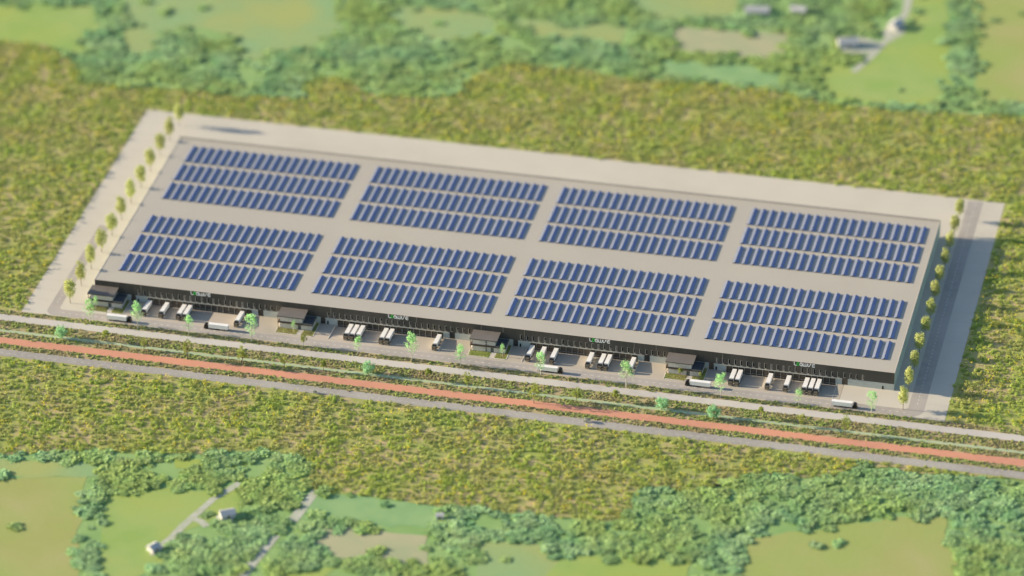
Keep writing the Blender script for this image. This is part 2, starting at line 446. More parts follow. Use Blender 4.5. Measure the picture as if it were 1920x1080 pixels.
# upper cladding with ribs, the wall behind and the plinth
b = MB()
b.face([(0, 0, 4.3), (BX, 0, 4.3), (BX, 0, BH), (0, 0, BH)])
x = .3
while x < BX - .3:
    b.box(x, x + .06, -.05, .0, 4.42, 11.9); x += 1.2
part('front_cladding', b, M['clad'], wh)
def pl(x0, x1, z0=-.05):
    q = MB(); q.box(x0, x1, -.02, .3, z0, 4.3); part('plinth', q, M['plinth'], wh)
pl(0, 17.998)
doors_m, piers_m = [], []
for mi_, m in enumerate(MOD):
    pl(m + 18.002, m + 22.5)
    pl(m + 25.6, m + BAY0, -1.2)
    e = m + BAY0 + NB * PITCH          # 97.8
    pl(e, m + 101.6, -1.2)
    pl(m + 105.0, min(m + 117.8 + 18, BX), -.05)
bm_door = MB(); bm_door.box(.32, 3.28, .45, .55, .0, 4.55)
for z in (.9, 1.8, 2.7, 3.6): bm_door.box(.34, 3.26, .43, .45, z, z + .05)
dd = bm_door.mesh('dock_door', M['door'])
shelter = MB()
shelter.box(.2, .42, .1, .45, .9, 4.6); shelter.box(3.18, 3.4, .1, .45, .9, 4.6); shelter.box(.42, 3.18, .1, .45, 4.3, 4.6); shelter.box(.8, 1.05, .0, .44, .3, .85); shelter.box(2.55, 2.8, .0, .44, .3, .85)
sh = shelter.mesh('dock_shelter', M['black'])
pb = MB(); pb.box(-.15, .15, -.2, .6, 0, 4.7); pier = pb.mesh('pier', M['pier'])
for mi_, m in enumerate(MOD):
    for k in range(NB):
        x = m + BAY0 + k * PITCH
        d = part('dock_door', dd, None, wh, (x, 0, PZ))
        part('dock_shelter', sh, None, d)
        part('pier', pier, None, wh, (x, 0, PZ))
    part('pier', pier, None, wh, (m + BAY0 + NB * PITCH, 0, PZ))
    b = MB(); b.box(m + 25.4, m + BAY0 + NB * PITCH + 3.9, -.25, -.06, 3.7, 4.32); part('canopy_band', b, M['band'], wh)
    for a in (m + 22.5, m + 101.6):
        b = MB(); b.box(a, a + (3.1 if a == m + 22.5 else 3.4), .5, .6, -.02, 4.3)
        for z in (1, 2, 3): b.box(a + .05, a + 3.05, .46, .5, z, z + .06)
        part('overhead_door', b, M['door'], wh)
    b = MB(); b.box(m + 26.5, m + 27.5, -.08, -.02, .0, 2.2); part('service_door', b, M['black'], wh)
b = MB(); b.box(478.6, 479.6, -.08, -.02, .0, 2.3); part('service_door', b, M['black'], wh)
# windows
fr = MB()
fr.box(.05, .26, -.20, -.051, 0, 3.5); fr.box(1.12, 1.16, -.10, -.051, 0, 3.5); fr.box(.26, 1.12, -.30, -.051, 0, .2); fr.box(.26, 1.12, -.10, -.051, 3.46, 3.5)
frm = fr.mesh('window', M['frame'])
pm = MB(); pm.face([(.26, -.07, .2), (1.12, -.07, .2), (1.12, -.07, 3.46), (.26, -.07, 3.46)])
panes = [pm.mesh('pane', M[k]) for k in ('pane_dark', 'pane_mid', 'pane_pale')]
half = MB(); half.face([(.26, -.07, .2), (1.12, -.07, .2), (1.12, -.07, 2.0), (.28, -.07, 2.0)], 1); half.face([(.28, -.07, 2.0), (1.12, -.07, 2.0), (1.12, -.07, 3.38), (.28, -.07, 3.38)])
panes.append(half.mesh('pane', [M['pane_dark'], M['pane_pale']]))
for m in MOD:
    for k in range(25):
        w = part('window', frm, None, wh, (m + 26.8 + k * PITCH, 0, 4.75))
        part('pane', panes[random.choices((0, 1, 2, 3), (11, 4, 4, 3))[0]], None, w)
for x in (146.7, 199.3, 238.7, 252.0, 264.9, 331.1, 344.2, 384.0, 28.9, 81.5, 436.9):
    b = MB(); b.box(x, x + .22, -.35, -.08, 4.45 if x % 1 > .5 else 8.4, 11.8); part('downpipe', b, M['pipe'], wh)

# ------------------------------------------------------------------ signs
def ribbon(pts, w, d, y):
    b = MB(); P = [Vector((p[0], 0, p[1])) for p in pts]
    L_, R_ = [], []
    for i, p in enumerate(P):
        t = []
        if i: t.append((P[i] - P[i - 1]).normalized())
        if i < len(P) - 1: t.append((P[i + 1] - P[i]).normalized())
        if (P[0] - P[-1]).length < 1e-6 and i in (0, len(P) - 1): t = [(P[-1] - P[-2]).normalized(), (P[1] - P[0]).normalized()]
        dd_ = sum(t, Vector()).normalized()
        n = Vector((-dd_.z, 0, dd_.x)); k = 1 / max(.6, n.dot(Vector((-t[0].z, 0, t[0].x))))
        L_.append(p + n * w / 2 * k); R_.append(p - n * w / 2 * k)
    for i in range(len(P) - 1):
        q = [R_[i], R_[i + 1], L_[i + 1], L_[i]]
        f = [(c.x, y - d, c.z) for c in q]; g = [(c.x, y, c.z) for c in q]
        b.face(f); b.face(g[::-1])
        b.face([f[1], f[0], g[0], g[1]]); b.face([f[3], f[2], g[2], g[3]])
        if i == 0: b.face([f[0], f[3], g[3], g[0]])
        if i == len(P) - 2: b.face([f[2], f[1], g[1], g[2]])
    return b
def joinmb(bs):
    o = MB()
    for q in bs:
        n = len(o.v); o.v += q.v; o.f += [tuple(i + n for i in f) for f in q.f]; o.mi += q.mi
    return o
H_ = 1.85
letters = []
def LT(ch, strokes, off, m='sign_white', w=.42):
    letters.append((ch, joinmb([ribbon([(off + x_, z_ * H_) for x_, z_ in s], w, .2, 0) for s in strokes]).mesh('letter', M[m]), ch))
LT('L', [[(0.05, 1.15), (0.05, .45), (.2, .12), (.55, 0), (1.5, 0)]], 0)
LT('O', [[(1.0 * .5 * math.cos(R(t)) * 1.45 + .8, .5 + .5 * math.sin(R(t)) * .95) for t in range(0, 361, 24)]], 1.5, 'sign_green', .36)
LT('G', [[(1.45, .98), (.5, .98), (.12, .78), (.05, .5), (.12, .2), (.5, 0), (1.45, 0), (1.45, .62), (.75, .62)]], 3.35)
LT('W', [[(0.1, 1.0), (0.1, .3), (.35, 0), (1.0, 0), (1.25, .3), (1.25, 1.0)], [(1.25, .3), (1.5, 0), (2.1, 0), (2.35, .3), (2.35, 1.0)]], 5.2)
LT('I', [[(0, 1.0), (0, .25), (.25, 0), (.6, 0)]], 8.1)
LT('S', [[(0, 0), (.3, .15), (.75, .85), (1.05, 1.0), (1.35, 1.0)]], 8.75)
LT('E', [[(1.7, 1.0), (.6, 1.0), (.15, .75), (.1, .5), (.15, .22), (.6, 0), (1.7, 0)], [(.3, .5), (1.7, .5)]], 10.45)
where = ['blurriest one at the far left of the facade', 'above the docks left of the facade middle', 'above the docks right of the facade middle', 'nearest the right end of the facade']
for i, x in enumerate((60.2, 182.2, 304.4, 426.5)):
    t = thing('sign', 'LOGWISE lettering in white with green O, ' + where[i], 'sign', (x, -.12, 9.6), group='name signs high on the warehouse front')
    for ch, me, _c in letters: part('letter', me, None, t, label=('green letter O' if ch == 'O' else 'white letter ' + ch))

# ------------------------------------------------------------------ solar rows
UP, UL, UH = 5.54, 20.4, 1.05
def slope_panel(x0, z0, x1, z1, y0=0.0, y1=UL, t=.09, m='panel', nm='panel'):
    b = MB(); n = Vector((-(z1 - z0), 0, x1 - x0)).normalized() * t
    P = [(x0, z0), (x1, z1)]
    a = [(x0, y0, z0), (x1, y0, z1), (x1, y1, z1), (x0, y1, z0)]
    c = [(p[0] - n.x, p[1], p[2] - n.z) for p in a]
    b.face(a); b.face(c[::-1], 1)
    for i in range(4):
        j = (i + 1) % 4; b.face([a[j], a[i], c[i], c[j]], 1)
    k = 12
    for i in range(1, k):     # module seams
        y = y0 + (y1 - y0) * i / k
        m_ = n * .12
        b.face([(x0 + m_.x, y - .03, z0 + m_.z), (x1 + m_.x, y - .03, z1 + m_.z), (x1 + m_.x, y + .03, z1 + m_.z), (x0 + m_.x, y + .03, z0 + m_.z)], 1)
    return b.mesh(nm, [M[m], M['panel_frame']])
pL = slope_panel(.05, .12, 1.76, UH - .12, m='panel_sunlit', nm='sunlit_panel')  # sun-facing panel, its lit look painted by the paler material
pR = slope_panel(1.92, UH, 3.70, .12)
ub = MB(); ub.box(1.76, 1.90, .15, UL - .15, .0, UH - .2)
uf = ub.mesh('solar_unit', M['panel_frame'])
SX = [10.25, 130.75, 249.95, 370.2]; SY0, SDY, SG = 13.3, 24.16, 90.9
bl = ['far left', 'middle left', 'middle right', 'far right']
for g in (0, 1):
    for bi, sx in enumerate(SX):
        for r_ in range(3):
            y = SY0 + r_ * SDY + g * SG
            t = thing('solar_array', '%s row of blue solar panels, %s block on the %s half of the roof' % (['front', 'middle', 'rear'][r_], bl[bi], ['dock-side', 'far'][g]),
                      'solar panels', (sx, y, BH + .02), group='rows of solar panels on the roof')
            rb = MB(); rb.box(0, UP * 20 - 1.6, 3.0, 3.12, .0, .09); rb.box(0, UP * 20 - 1.6, UL - 3.1, UL - 3.0, .0, .09)
            part('rail', rb, M['panel_frame'], t)
            for k in range(20):
                u = part('solar_unit', uf, None, t, (k * UP, 0, 0))
                part('sunlit_panel', pL, None, u); part('panel', pR, None, u)

# ------------------------------------------------------------------ offices
def office(m, i):
    x = m - .4
    pos = ['at the far left end of the warehouse front', 'second from the left of the four front offices', 'third from left, with a dark mullion on its front', 'rightmost of the front offices, behind a passing truck'][i]
    t = thing('office_building', 'flat-roofed pale office, ' + pos, 'office', (x, 0, 0), group='offices along the warehouse front')
    # lower storey
    b = MB(); b.box(.6, 20.2, -9.9, -.12, -.02, 3.75); part('lower_wall', b, M['off_wall'], t)
    b = MB(); b.box(.6, 14.4, -9.9, -.12, 4.35, 7.95); part('upper_wall', b, M['off_wall'], t)
    b = MB(); b.box(-.7, 20.8, -11.0, -.4, 3.75, 4.2); part('terrace_slab', b, M['off_edge'], t)
    b = MB(); b.box(14.7, 20.4, -10.5, -.6, 4.2, 4.26); part('terrace_floor', b, M['deck'], t)
    b = MB()
    for (a, c, d, e) in ((14.8, 20.7, -10.9, -10.85), (20.65, 20.7, -10.84, -.6)): b.box(a, c, d, e, 4.2, 5.2)
    part('railing', b, M['off_glass'], t)
    b = MB(); b.box(-1.0, 15.6, -11.2, -.4, 8.0, 8.45); part('roof_fascia', b, M['off_edge'], t)
    b = MB(); b.box(-1.0, 15.6, -11.2, -.4, 8.452, 8.52); part('roof', b, M['off_roof'], t)
    for k in range(7):
        b = MB(); b.box(.7 + k * 1.96, .7 + k * 1.96 + 1.86, -10.02, -9.902, 4.5, 7.8); part('facade_panel', b, M['off_wall'], t)
    for k in range(9):
        if k == 5: continue
        b = MB(); b.box(.7 + k * 2.16, .7 + k * 2.16 + 2.06, -10.02, -9.902, .15, 3.6); part('facade_panel', b, M['off_wall'], t)
    b = MB(); b.box(11.6, 13.5, -9.98, -9.902, .0, 2.9); dr = part('door', b, M['off_glass'], t)
    b = MB(); b.box(13.1, 13.18, -10.1, -9.99, .9, 1.6); part('handle', b, M['frame'], dr)
    if i == 2:
        b = MB()
        for z in (.3, 1.6, 2.9, 4.7, 5.9, 7.1): b.box(8.6, 9.2, -10.25, -10.03, z, z + .7)
        part('mullion_block', b, M['black'], t)  # stacked black boxes forming the dark mullion
    for sy in (-9.5, -6.4, -3.3):
        b = MB(); b.box(14.402, 14.46, sy, sy + 2.6, 4.6, 7.6); part('window', b, M['frame'], t)
    b = MB(); b.box(-.6, -.35, -10.8, -10.55, 0, 3.75); part('column', b, M['off_edge'], t)
    b = MB(); b.box(-.6, -.35, -10.8, -10.55, 4.2, 8.0); part('column', b, M['off_edge'], t)
    # lawns and kerbs
    z = .03
    for nm, poly in (('lawn', [(-.6, -16.3), (12.0, -16.3), (12.0, -10.3), (-.6, -10.3)]), ('lawn', [(15.3, -16.3), (21.4, -16.3), (22.2, -15.4), (22.2, -.2), (20.3, -.2), (20.3, -10.3), (15.3, -10.3)])):
        sheet(nm, [(x + p, q) for p, q in poly], .06, M['lawn'])
    rect('entrance_path', x + 12.0, x + 15.3, -16.6, -9.95, .05, M['path'])
    b = MB(); b.box(x - 1.0, x + 12.0, -16.7, -16.3, 0, .15); b.box(x - 1.0, x - .6, -16.3, -3.0, 0, .15)
    b.box(x + 15.3, x + 21.6, -16.7, -16.3, 0, .15); b.box(x + 22.2, x + 22.6, -15.4, -.3, 0, .15)
    b.prism([(-16.7, 0), (-16.3, 0), (-16.3, .15), (-16.7, .15)], x + 21.6, x + 21.61)
    b.face([(x + 21.6, -16.7, .15), (x + 22.6, -15.4, .15), (x + 22.2, -15.4, .15), (x + 21.6, -16.3, .15)])
    b.face([(x + 21.6, -16.7, 0), (x + 22.6, -15.4, 0), (x + 22.6, -15.4, .15), (x + 21.6, -16.7, .15)])
    struct('lawn_kerb', b, M['kerb'])
for i, m in enumerate(MOD): office(m, i)

# ------------------------------------------------------------------ trucks (nose towards -y, origin under the trailer tail)
def truck_parts():
    P = []
    b = MB(); b.box(-1.25, 1.25, -12.1, 0, 1.12, 3.68); P.append(('trailer_box', b.mesh('trailer_box', M['white'])))
    b = MB(); b.box(-.5, .5, -12.6, -.3, .78, 1.118); b.box(-1.2, 1.2, -.28, -.1, .5, .75); b.box(-1.2, -.95, -8.6, -5.2, .45, 1.1); b.box(.95, 1.2, -8.6, -5.2, .45, 1.1)
    P.append(('chassis', b.mesh('chassis', M['black'])))
    b = MB()
    b.prism([(-12.75, .45), (-12.75, 3.35), (-13.6, 3.45), (-14.55, 3.0), (-14.85, 1.75), (-14.9, .45)][::-1], -1.22, 1.22)
    b.box(-1.2, 1.2, -12.74, -12.3, .45, 1.1)
    P.append(('cab', b.mesh('cab', M['cab'])))
    b = MB(); b.face([(-1.08, -14.885, 1.85), (1.08, -14.885, 1.85), (1.08, -14.61, 2.88), (-1.08, -14.61, 2.88)]); P.append(('windscreen', b.mesh('windscreen', M['screen'])))
    b = MB(); b.box(-1.22, 1.22, -15.1, -14.91, .35, .95); b.box(-.8, .8, -14.98, -14.9, 1.0, 1.55); P.append(('bumper', b.mesh('bumper', M['bumper'])))
    for s in (-1, 1):
        b = MB(); b.box(s * 1.0 - .16, s * 1.0 + .16, -15.14, -15.101, .55, .78); P.append(('headlight', b.mesh('headlight', M['lamp_yellow'])))
        b = MB(); b.box(s * 1.4 - .09, s * 1.4 + .09, -14.6, -14.45, 1.9, 2.7); b.box(min(s * 1.22, s * 1.4), max(s * 1.22, s * 1.4), -14.55, -14.5, 2.6, 2.66); P.append(('mirror', b.mesh('mirror', M['cab'])))
    return P
TP = truck_parts()
wb = MB(); n = 14
def disc(bb, x, r, fl, mi=0):
    bb.face([(x, r * math.cos(2 * math.pi * k / n) * 1, r * math.sin(2 * math.pi * k / n)) for k in (range(n) if fl else reversed(range(n)))], mi)
for k in range(n):
    a, c = 2 * math.pi * k / n, 2 * math.pi * (k + 1) / n
    wb.face([(-.16, .5 * math.cos(a), .5 * math.sin(a)), (-.16, .5 * math.cos(c), .5 * math.sin(c)), (.16, .5 * math.cos(c), .5 * math.sin(c)), (.16, .5 * math.cos(a), .5 * math.sin(a))])
disc(wb, -.16, .5, False); disc(wb, .16, .5, True)
wheel_me = wb.mesh('wheel', M['tyre'])
rb = MB(); disc(rb, -.165, .27, False); disc(rb, .165, .27, True)
rim_me = rb.mesh('rim', M['rim'])
def truck(loc, rot, label, group):
    t = thing('semi_truck', label, 'truck', loc, rot, group)
    for nm, me in TP: part(nm, me, None, t)
    for y in (-14.1, -10.6, -4.1, -2.9, -1.7):
        for s in (-1, 1):
            w = part('wheel', wheel_me, None, t, (s * 1.05, y, .5)); part('rim', rim_me, None, w)
tilt = math.atan2(-PZ, -1.5 - PY0)
parked = [(0, (0, 3, 6, 7, 16)), (1, (2, 3, 4, 8, 9, 17)), (2, (0, 2, 4, 10, 12, 13, 17)), (3, (1, 2, 7, 10, 13, 14, 15))]
secs = ['first', 'second', 'third', 'fourth']
for mi_, ks in parked:
    for j, k in enumerate(ks):
        x = MOD[mi_] + BAY0 + PITCH * (k + .5) - .12
        nxt = []
        if k - 1 in ks and k + 1 in ks: nxt = 'middle one of three side by side'
        elif k - 1 in ks and k - 2 in ks: nxt = 'right one of three side by side'
        elif k + 1 in ks and k + 2 in ks: nxt = 'left one of three side by side'
        elif k - 1 in ks: nxt = 'right one of a pair'
        elif k + 1 in ks: nxt = 'left one of a pair'
        else: nxt = 'standing apart'
        truck((x, -1.15, PZ + .02), (-tilt, 0, 0), 'docked truck, %s from left, %s dock section, %s' % (ORD[j], secs[mi_], nxt), 'trucks backed up to the loading docks')
DR = [(15.0, -24.2, 90, 'white trailer truck driving right on service road before the leftmost office'),
      (89.1, -20.7, -90, 'white trailer truck driving left on service road near the first dock section'),
      (278.4, -24.1, 90, 'white trailer truck driving right on service road, partly behind a bright street tree'),
      (380.9, -20.7, -90, 'white trailer truck driving left on service road before the rightmost office'),
      (453.0, -24.2, 90, 'white trailer truck driving right at the right end of the service road')]
for x, y, rz, lb in DR: truck((x, y, .03), (0, 0, R(rz)), lb, 'trucks driving on the service road')

# ------------------------------------------------------------------ plants
def leaf_cloud(centers, per, size, seed, up=0.0, noise=.6):
    r = np.random.default_rng(seed); V = []; F = []
    for (cx, cy, cz, rx, rz) in centers:
        u = r.normal(size=(per, 3)); u /= np.linalg.norm(u, axis=1)[:, None]
        rad = r.random(per) ** .45
        p = u * rad[:, None] * np.array([rx, rx, rz]) + np.array([cx, cy, cz])
        for q, un in zip(p, u):
            nrm = un * (1 - up * .6) + np.array([0, 0, up]) + r.normal(size=3) * noise; nrm /= np.linalg.norm(nrm)
            a = np.cross(nrm, r.normal(size=3)); a /= np.linalg.norm(a); c = np.cross(nrm, a)
            s = size * r.uniform(.6, 1.4)
            n = len(V)
            V += [tuple(q + a * s), tuple(q + c * s * .6), tuple(q - a * s), tuple(q - c * s * .6)]
            F.append((n, n + 1, n + 2, n + 3))
    return V, F
def crown_mesh(name, centers, per, size, m, seed):
    me = bpy.data.meshes.new(name); V, F = leaf_cloud(centers, per, size, seed)
    me.from_pydata(V, [], F); me.materials.append(M[m]); me.update(); return me
def trunk_mesh(h, r, limbs, m, seed, spread=1.5):
    rr = random.Random(seed); b = MB()
    b.tube([(0, 0, -.1), (.05, .02, h * .4), (-.05, .05, h * .8), (0, 0, h)], [r, r * .8, r * .55, r * .2])
    for k in range(limbs):
        z = h * rr.uniform(.35, .8); a = rr.uniform(0, 6.28); l = spread * rr.uniform(.7, 1.2)
        b.tube([(0, 0, z), (l * .5 * math.cos(a), l * .5 * math.sin(a), z + l * .5), (l * math.cos(a), l * math.sin(a), z + l * 1.1)], [r * .45, r * .3, r * .12], 5)
    return b.mesh('trunk', M[m])
def clumps(n, R0, zc, H0, cr, seed, shape='ell'):
    r = random.Random(seed); out = []
    while len(out) < n:
        x, y, z = (r.uniform(-1, 1) for _ in range(3))
        d = x * x + y * y + z * z
        if d > 1 or d < .12: continue
        out.append((x * R0, y * R0, zc + z * H0, cr * r.uniform(.7, 1.25), cr * r.uniform(.7, 1.2)))
    return out
KIND = {}
def kind(key, var): KIND[key] = var
row_v = []
for s in range(4):
    c = clumps(22, 2.9, 9.6, 6.2, 1.3, 100 + s) + [(0, 0, 9.4 + .25 * k, 3.5 - .04 * k * k, 5.9) for k in range(-4, 5)] * 3
    row_v.append((crown_mesh('crown', c, 34, .36, 'leaf_row', s), trunk_mesh(12, .2, 7, 'bark', s, 2.0)))
st_v = []
for s in range(4):
    top = clumps(14, 2.5, 12.8, 3.0, 1.3, 200 + s); low = clumps(20, 3.6, 8.6, 3.6, 1.5, 230 + s)
    V, F = leaf_cloud(top, 30, .32, s, .5); V2, F2 = leaf_cloud(low, 17, .27, s + 9, .5)
    n = len(V); V += V2; F += [tuple(i + n for i in f) for f in F2]
    me = bpy.data.meshes.new('crown'); me.from_pydata(V, [], F); me.materials.append(M['leaf_bright']); me.update()
    st_v.append((me, trunk_mesh(13, .3, 10, 'bark_pale', 20 + s, 3.0)))
mint_v = [(crown_mesh('crown', clumps(34, 3.4, 4.4, 3.4, 1.3, 300 + s), 46, .32, 'leaf_mint', 30 + s), trunk_mesh(5, .3, 6, 'bark', 30 + s, 2)) for s in range(2)]
sm_v = [(crown_mesh('crown', clumps(12, 1.4, 5.2, 2.0, 1.0, 400 + s), 42, .32, 'leaf_olive', 40 + s), trunk_mesh(5, .16, 4, 'bark', 40 + s, 1)) for s in range(2)]
ol_v = [(crown_mesh('crown', clumps(20, 3.3, 8.2, 4.6, 1.3, 500 + s), 30, .36, 'leaf_olive', 50 + s), trunk_mesh(9, .28, 9, 'bark', 50 + s, 2.6)) for s in range(3)]
gr_v = [(crown_mesh('crown', clumps(9, 1.7, 1.5, 1.0, .9, 600 + s), 40, .28, 'leaf_grey', 60 + s), trunk_mesh(1.6, .12, 5, 'bark', 60 + s, .8)) for s in range(1)]
ye_v = [(crown_mesh('crown', clumps(9, 1.7, 4.6, 1.9, .9, 700 + s), 26, .30, 'leaf_yellow', 70 + s), trunk_mesh(4.8, .14, 5, 'bark_pale', 70 + s, 1.2)) for s in range(1)]
def tree(name, var, x, y, label, group=None, s=1.0, cat='tree', z=0.0):
    t = thing(name, label, cat, (x, y, z), (0, 0, random.uniform(0, 6.28)), group)
    t.scale = (s * random.uniform(.93, 1.07),) * 2 + (s * random.uniform(.95, 1.05),)
    part('crown', var[0], None, t); part('trunk', var[1], None, t)
    return t
for i in range(12):
    tree('row_tree', row_v[i % 4], -12.3 + random.uniform(-.3, .3), -10.6 + 20.9 * i, '%s olive-green tree from the road in the left yard row' % ORD[i], 'trees lined up along the yard edges', 1.09)
for i in range(12):
    tree('row_tree', row_v[(i + 1) % 4], 494.2 + random.uniform(-.3, .3), -19.3 + 20.6 * i + (.8 if i else 0), '%s olive-green tree from the road in the row beside the right warehouse end' % ORD[i], 'trees lined up along the yard edges', 1.0)
# bright street trees on the first verge
for i, (x, y, s, txt) in enumerate([(5.8, -29.8, .95, 'leftmost of the line, before the leftmost office'), (35.6, -30.3, 1.05, 'just right of the leftmost driving truck'), (67.4, -30.6, .80, 'with a small top, before the leftmost docks'),
      (105.9, -30.2, 1.1, 'between the leftmost docks and the second office'), (171.0, -29.6, .72, 'before the three trucks side by side left of centre'), (203.8, -30.0, 1.12, 'leaning wide, before the second dock section'),
      (233.2, -29.4, .88, 'just left of the third office lawn'), (281.4, -30.0, .95, 'standing before the driving truck near the centre'), (332.7, -30.2, 1.1, 'large, before the rightmost truck of the third docks'),
      (388.6, -29.8, 1.0, 'right of the fourth office driving truck'), (434.4, -29.6, .72, 'thin, before the three trucks on the right'), (477.0, -29.0, .95, 'rightmost of the line, right of the last driving truck')]):
    tree('street_tree', st_v[i % 4], x, y, 'bright green verge tree, ' + txt, 'bright young street trees', s * 1.1)
tree('street_tree', ye_v[0], 137.4, -28.6, 'small thin yellow-green tree on the road verge before the second office', None, 1.25)
for x, y, v, s, lb in ((4.6, -13.6, st_v[1], .55, 'bright green small tree on the lawn of the leftmost office'), (127.0, -12.6, st_v[0], .45, 'small bluish bright tree on the lawn of the second office'),
                    (254.8, -13.6, st_v[2], .55, 'small round bright tree on the right lawn of the third office'), (361.5, -12.6, sm_v[0], .8, 'small olive tree on the left lawn of the rightmost office'), (373.2, -11.9, sm_v[1], .6, 'small shrub on the right lawn corner of the rightmost office')):
    tree('lawn_tree', v, x, y, lb, None, s)
for i, (x, y, lb) in enumerate(((-5.2, -51.2, 'leftmost of the round mint-green bushes on the green strip'), (182.4, -50.4, 'round mint-green bush on the green strip left of centre'), (357.8, -50.6, 'left one of the two round mint-green bushes at right'), (389.0, -53.6, 'right one of the two round mint-green bushes at right'))):
    tree('mint_bush', mint_v[i % 2], x, y, lb, 'round mint-green bushes', 1.08, 'bush')
for i, (x, y) in enumerate(((21.4, -48.6), (156.2, -53.0), (218.7, -49.0), (330.0, -48.4), (415.6, -47.6))):
    tree('olive_shrub', sm_v[i % 2], x, y, '%s small dark olive tree from left in the wide verge' % ORD[i], 'small olive trees in the verge', 1.08)
for i, (x, y, s) in enumerate(((46.5, -53.5, .68), (74.1, -57.0, 1.0), (107.9, -56.6, 1.02), (132.5, -54.0, .74), (242.9, -51.8, .8), (284.1, -60.0, 1.05), (307.8, -53.6, .78), (439.6, -50.2, .72), (465.8, -54.0, .95))):
    tree('verge_tree', ol_v[i % 3], x, y, '%s loose olive-green tree from left beside the red path' % ORD[i], 'loose olive trees between green strip and red path', s)
tree('grey_shrub', gr_v[0], 318.1, -73.6, 'pale grey shrub at the meadow edge of the grey road, right of centre', None, 1.0, 'shrub')
tree('grey_shrub', gr_v[0], 157.4, -77.6, 'pale grey shrub at the meadow edge of the grey road, left of centre', None, .75, 'shrub')

# ------------------------------------------------------------------ scattered ground cover
def inside(px, py, poly):
    c = np.zeros(len(px), bool); P = np.array(poly, float); j = len(P) - 1
    for i in range(len(P)):
        xi, yi = P[i]; xj, yj = P[j]
        if yi != yj:
            c ^= ((yi > py) != (yj > py)) & (px < (xj - xi) * (py - yi) / (yj - yi) + xi)
        j = i
    return c
def src_collection(name, meshes):
    c = bpy.data.collections.new(name)
    for i, me in enumerate(meshes):
        c.objects.link(bpy.data.objects.new('%s_%d' % (name, i), me))
    return c
def scatter(name, pts, col, smin, smax, label, cat, seed=0, zs=1.0):
    me = bpy.data.meshes.new(name)
    me.vertices.add(len(pts)); me.vertices.foreach_set('co', np.asarray(pts, np.float32).ravel()); me.update()
    o = link(name, me)
    ng = bpy.data.node_groups.new(name, 'GeometryNodeTree')
    ng.interface.new_socket('Geometry', in_out='INPUT', socket_type='NodeSocketGeometry')
    ng.interface.new_socket('Geometry', in_out='OUTPUT', socket_type='NodeSocketGeometry')
    N, L = ng.nodes, ng.links
    gi, go = N.new('NodeGroupInput'), N.new('NodeGroupOutput')
    ci = N.new('GeometryNodeCollectionInfo'); ci.inputs[0].default_value = col; ci.inputs['Separate Children'].default_value = True; ci.inputs['Reset Children'].default_value = True
    ip = N.new('GeometryNodeInstanceOnPoints'); ip.inputs['Pick Instance'].default_value = True
    r1 = N.new('FunctionNodeRandomValue'); r1.data_type = 'FLOAT_VECTOR'; r1.inputs[0].default_value = (0, 0, 0); r1.inputs[1].default_value = (0, 0, 6.283); r1.inputs['Seed'].default_value = seed
    r2 = N.new('FunctionNodeRandomValue'); r2.data_type = 'FLOAT'; r2.inputs[2].default_value = smin; r2.inputs[3].default_value = smax; r2.inputs['Seed'].default_value = seed + 1
    L.new(gi.outputs[0], ip.inputs['Points']); L.new(ci.outputs[0], ip.inputs['Instance'])
    L.new(r1.outputs[0], ip.inputs['Rotation']); L.new(r2.outputs[1], ip.inputs['Scale'])
    L.new(ip.outputs[0], go.inputs[0])
    md = o.modifiers.new('scatter', 'NODES'); md.node_group = ng
    return stuff(o, label, cat)

def tuft_patch(ntuft, rad, hmin, hmax, blades, m, seed, wide=.35):
    r = np.random.default_rng(seed); V = []; F = []
    for t in range(ntuft):
        cx, cy = r.uniform(-rad, rad, 2); h = r.uniform(hmin, hmax); cr = h * r.uniform(.5, .9)
        for k in range(blades):
            u = r.normal(size=3); u[2] = abs(u[2]); u /= np.linalg.norm(u)
            q = np.array([cx, cy, 0]) + u * np.array([cr, cr, h]) * r.random() ** .4
            nrm = u * .55 + np.array([0, 0, .9]) + r.normal(size=3) * .42; nrm /= np.linalg.norm(nrm)
            a = np.cross(nrm, r.normal(size=3)); a /= np.linalg.norm(a); c = np.cross(nrm, a); s = wide * r.uniform(.6, 1.5)
            n = len(V); V += [tuple(q + a * s), tuple(q + c * s * .6), tuple(q - a * s), tuple(q - c * s * .6)]; F.append((n, n + 1, n + 2, n + 3))
    me = bpy.data.meshes.new('tufts'); me.from_pydata(V, [], F); me.materials.append(M[m]); me.update(); return me

def jgrid(x0, x1, y0, y1, step):
    gx, gy = np.meshgrid(np.arange(x0, x1, step), np.arange(y0, y1, step))
    px = gx.ravel() + rng.uniform(-step * .5, step * .5, gx.size); py = gy.ravel() + rng.uniform(-step * .5, step * .5, gx.size)
    return px, py
def fnoise(px, py, s, seed):
    r = np.random.default_rng(seed); v = np.zeros(len(px))
    for k in range(7):
        a = r.uniform(0, 6.28); f = 6.283 / (s * r.uniform(.6, 1.8)); ph = r.uniform(0, 6.28)
        v += np.sin((px * math.cos(a) + py * math.sin(a)) * f + ph)
    return v / 2.6

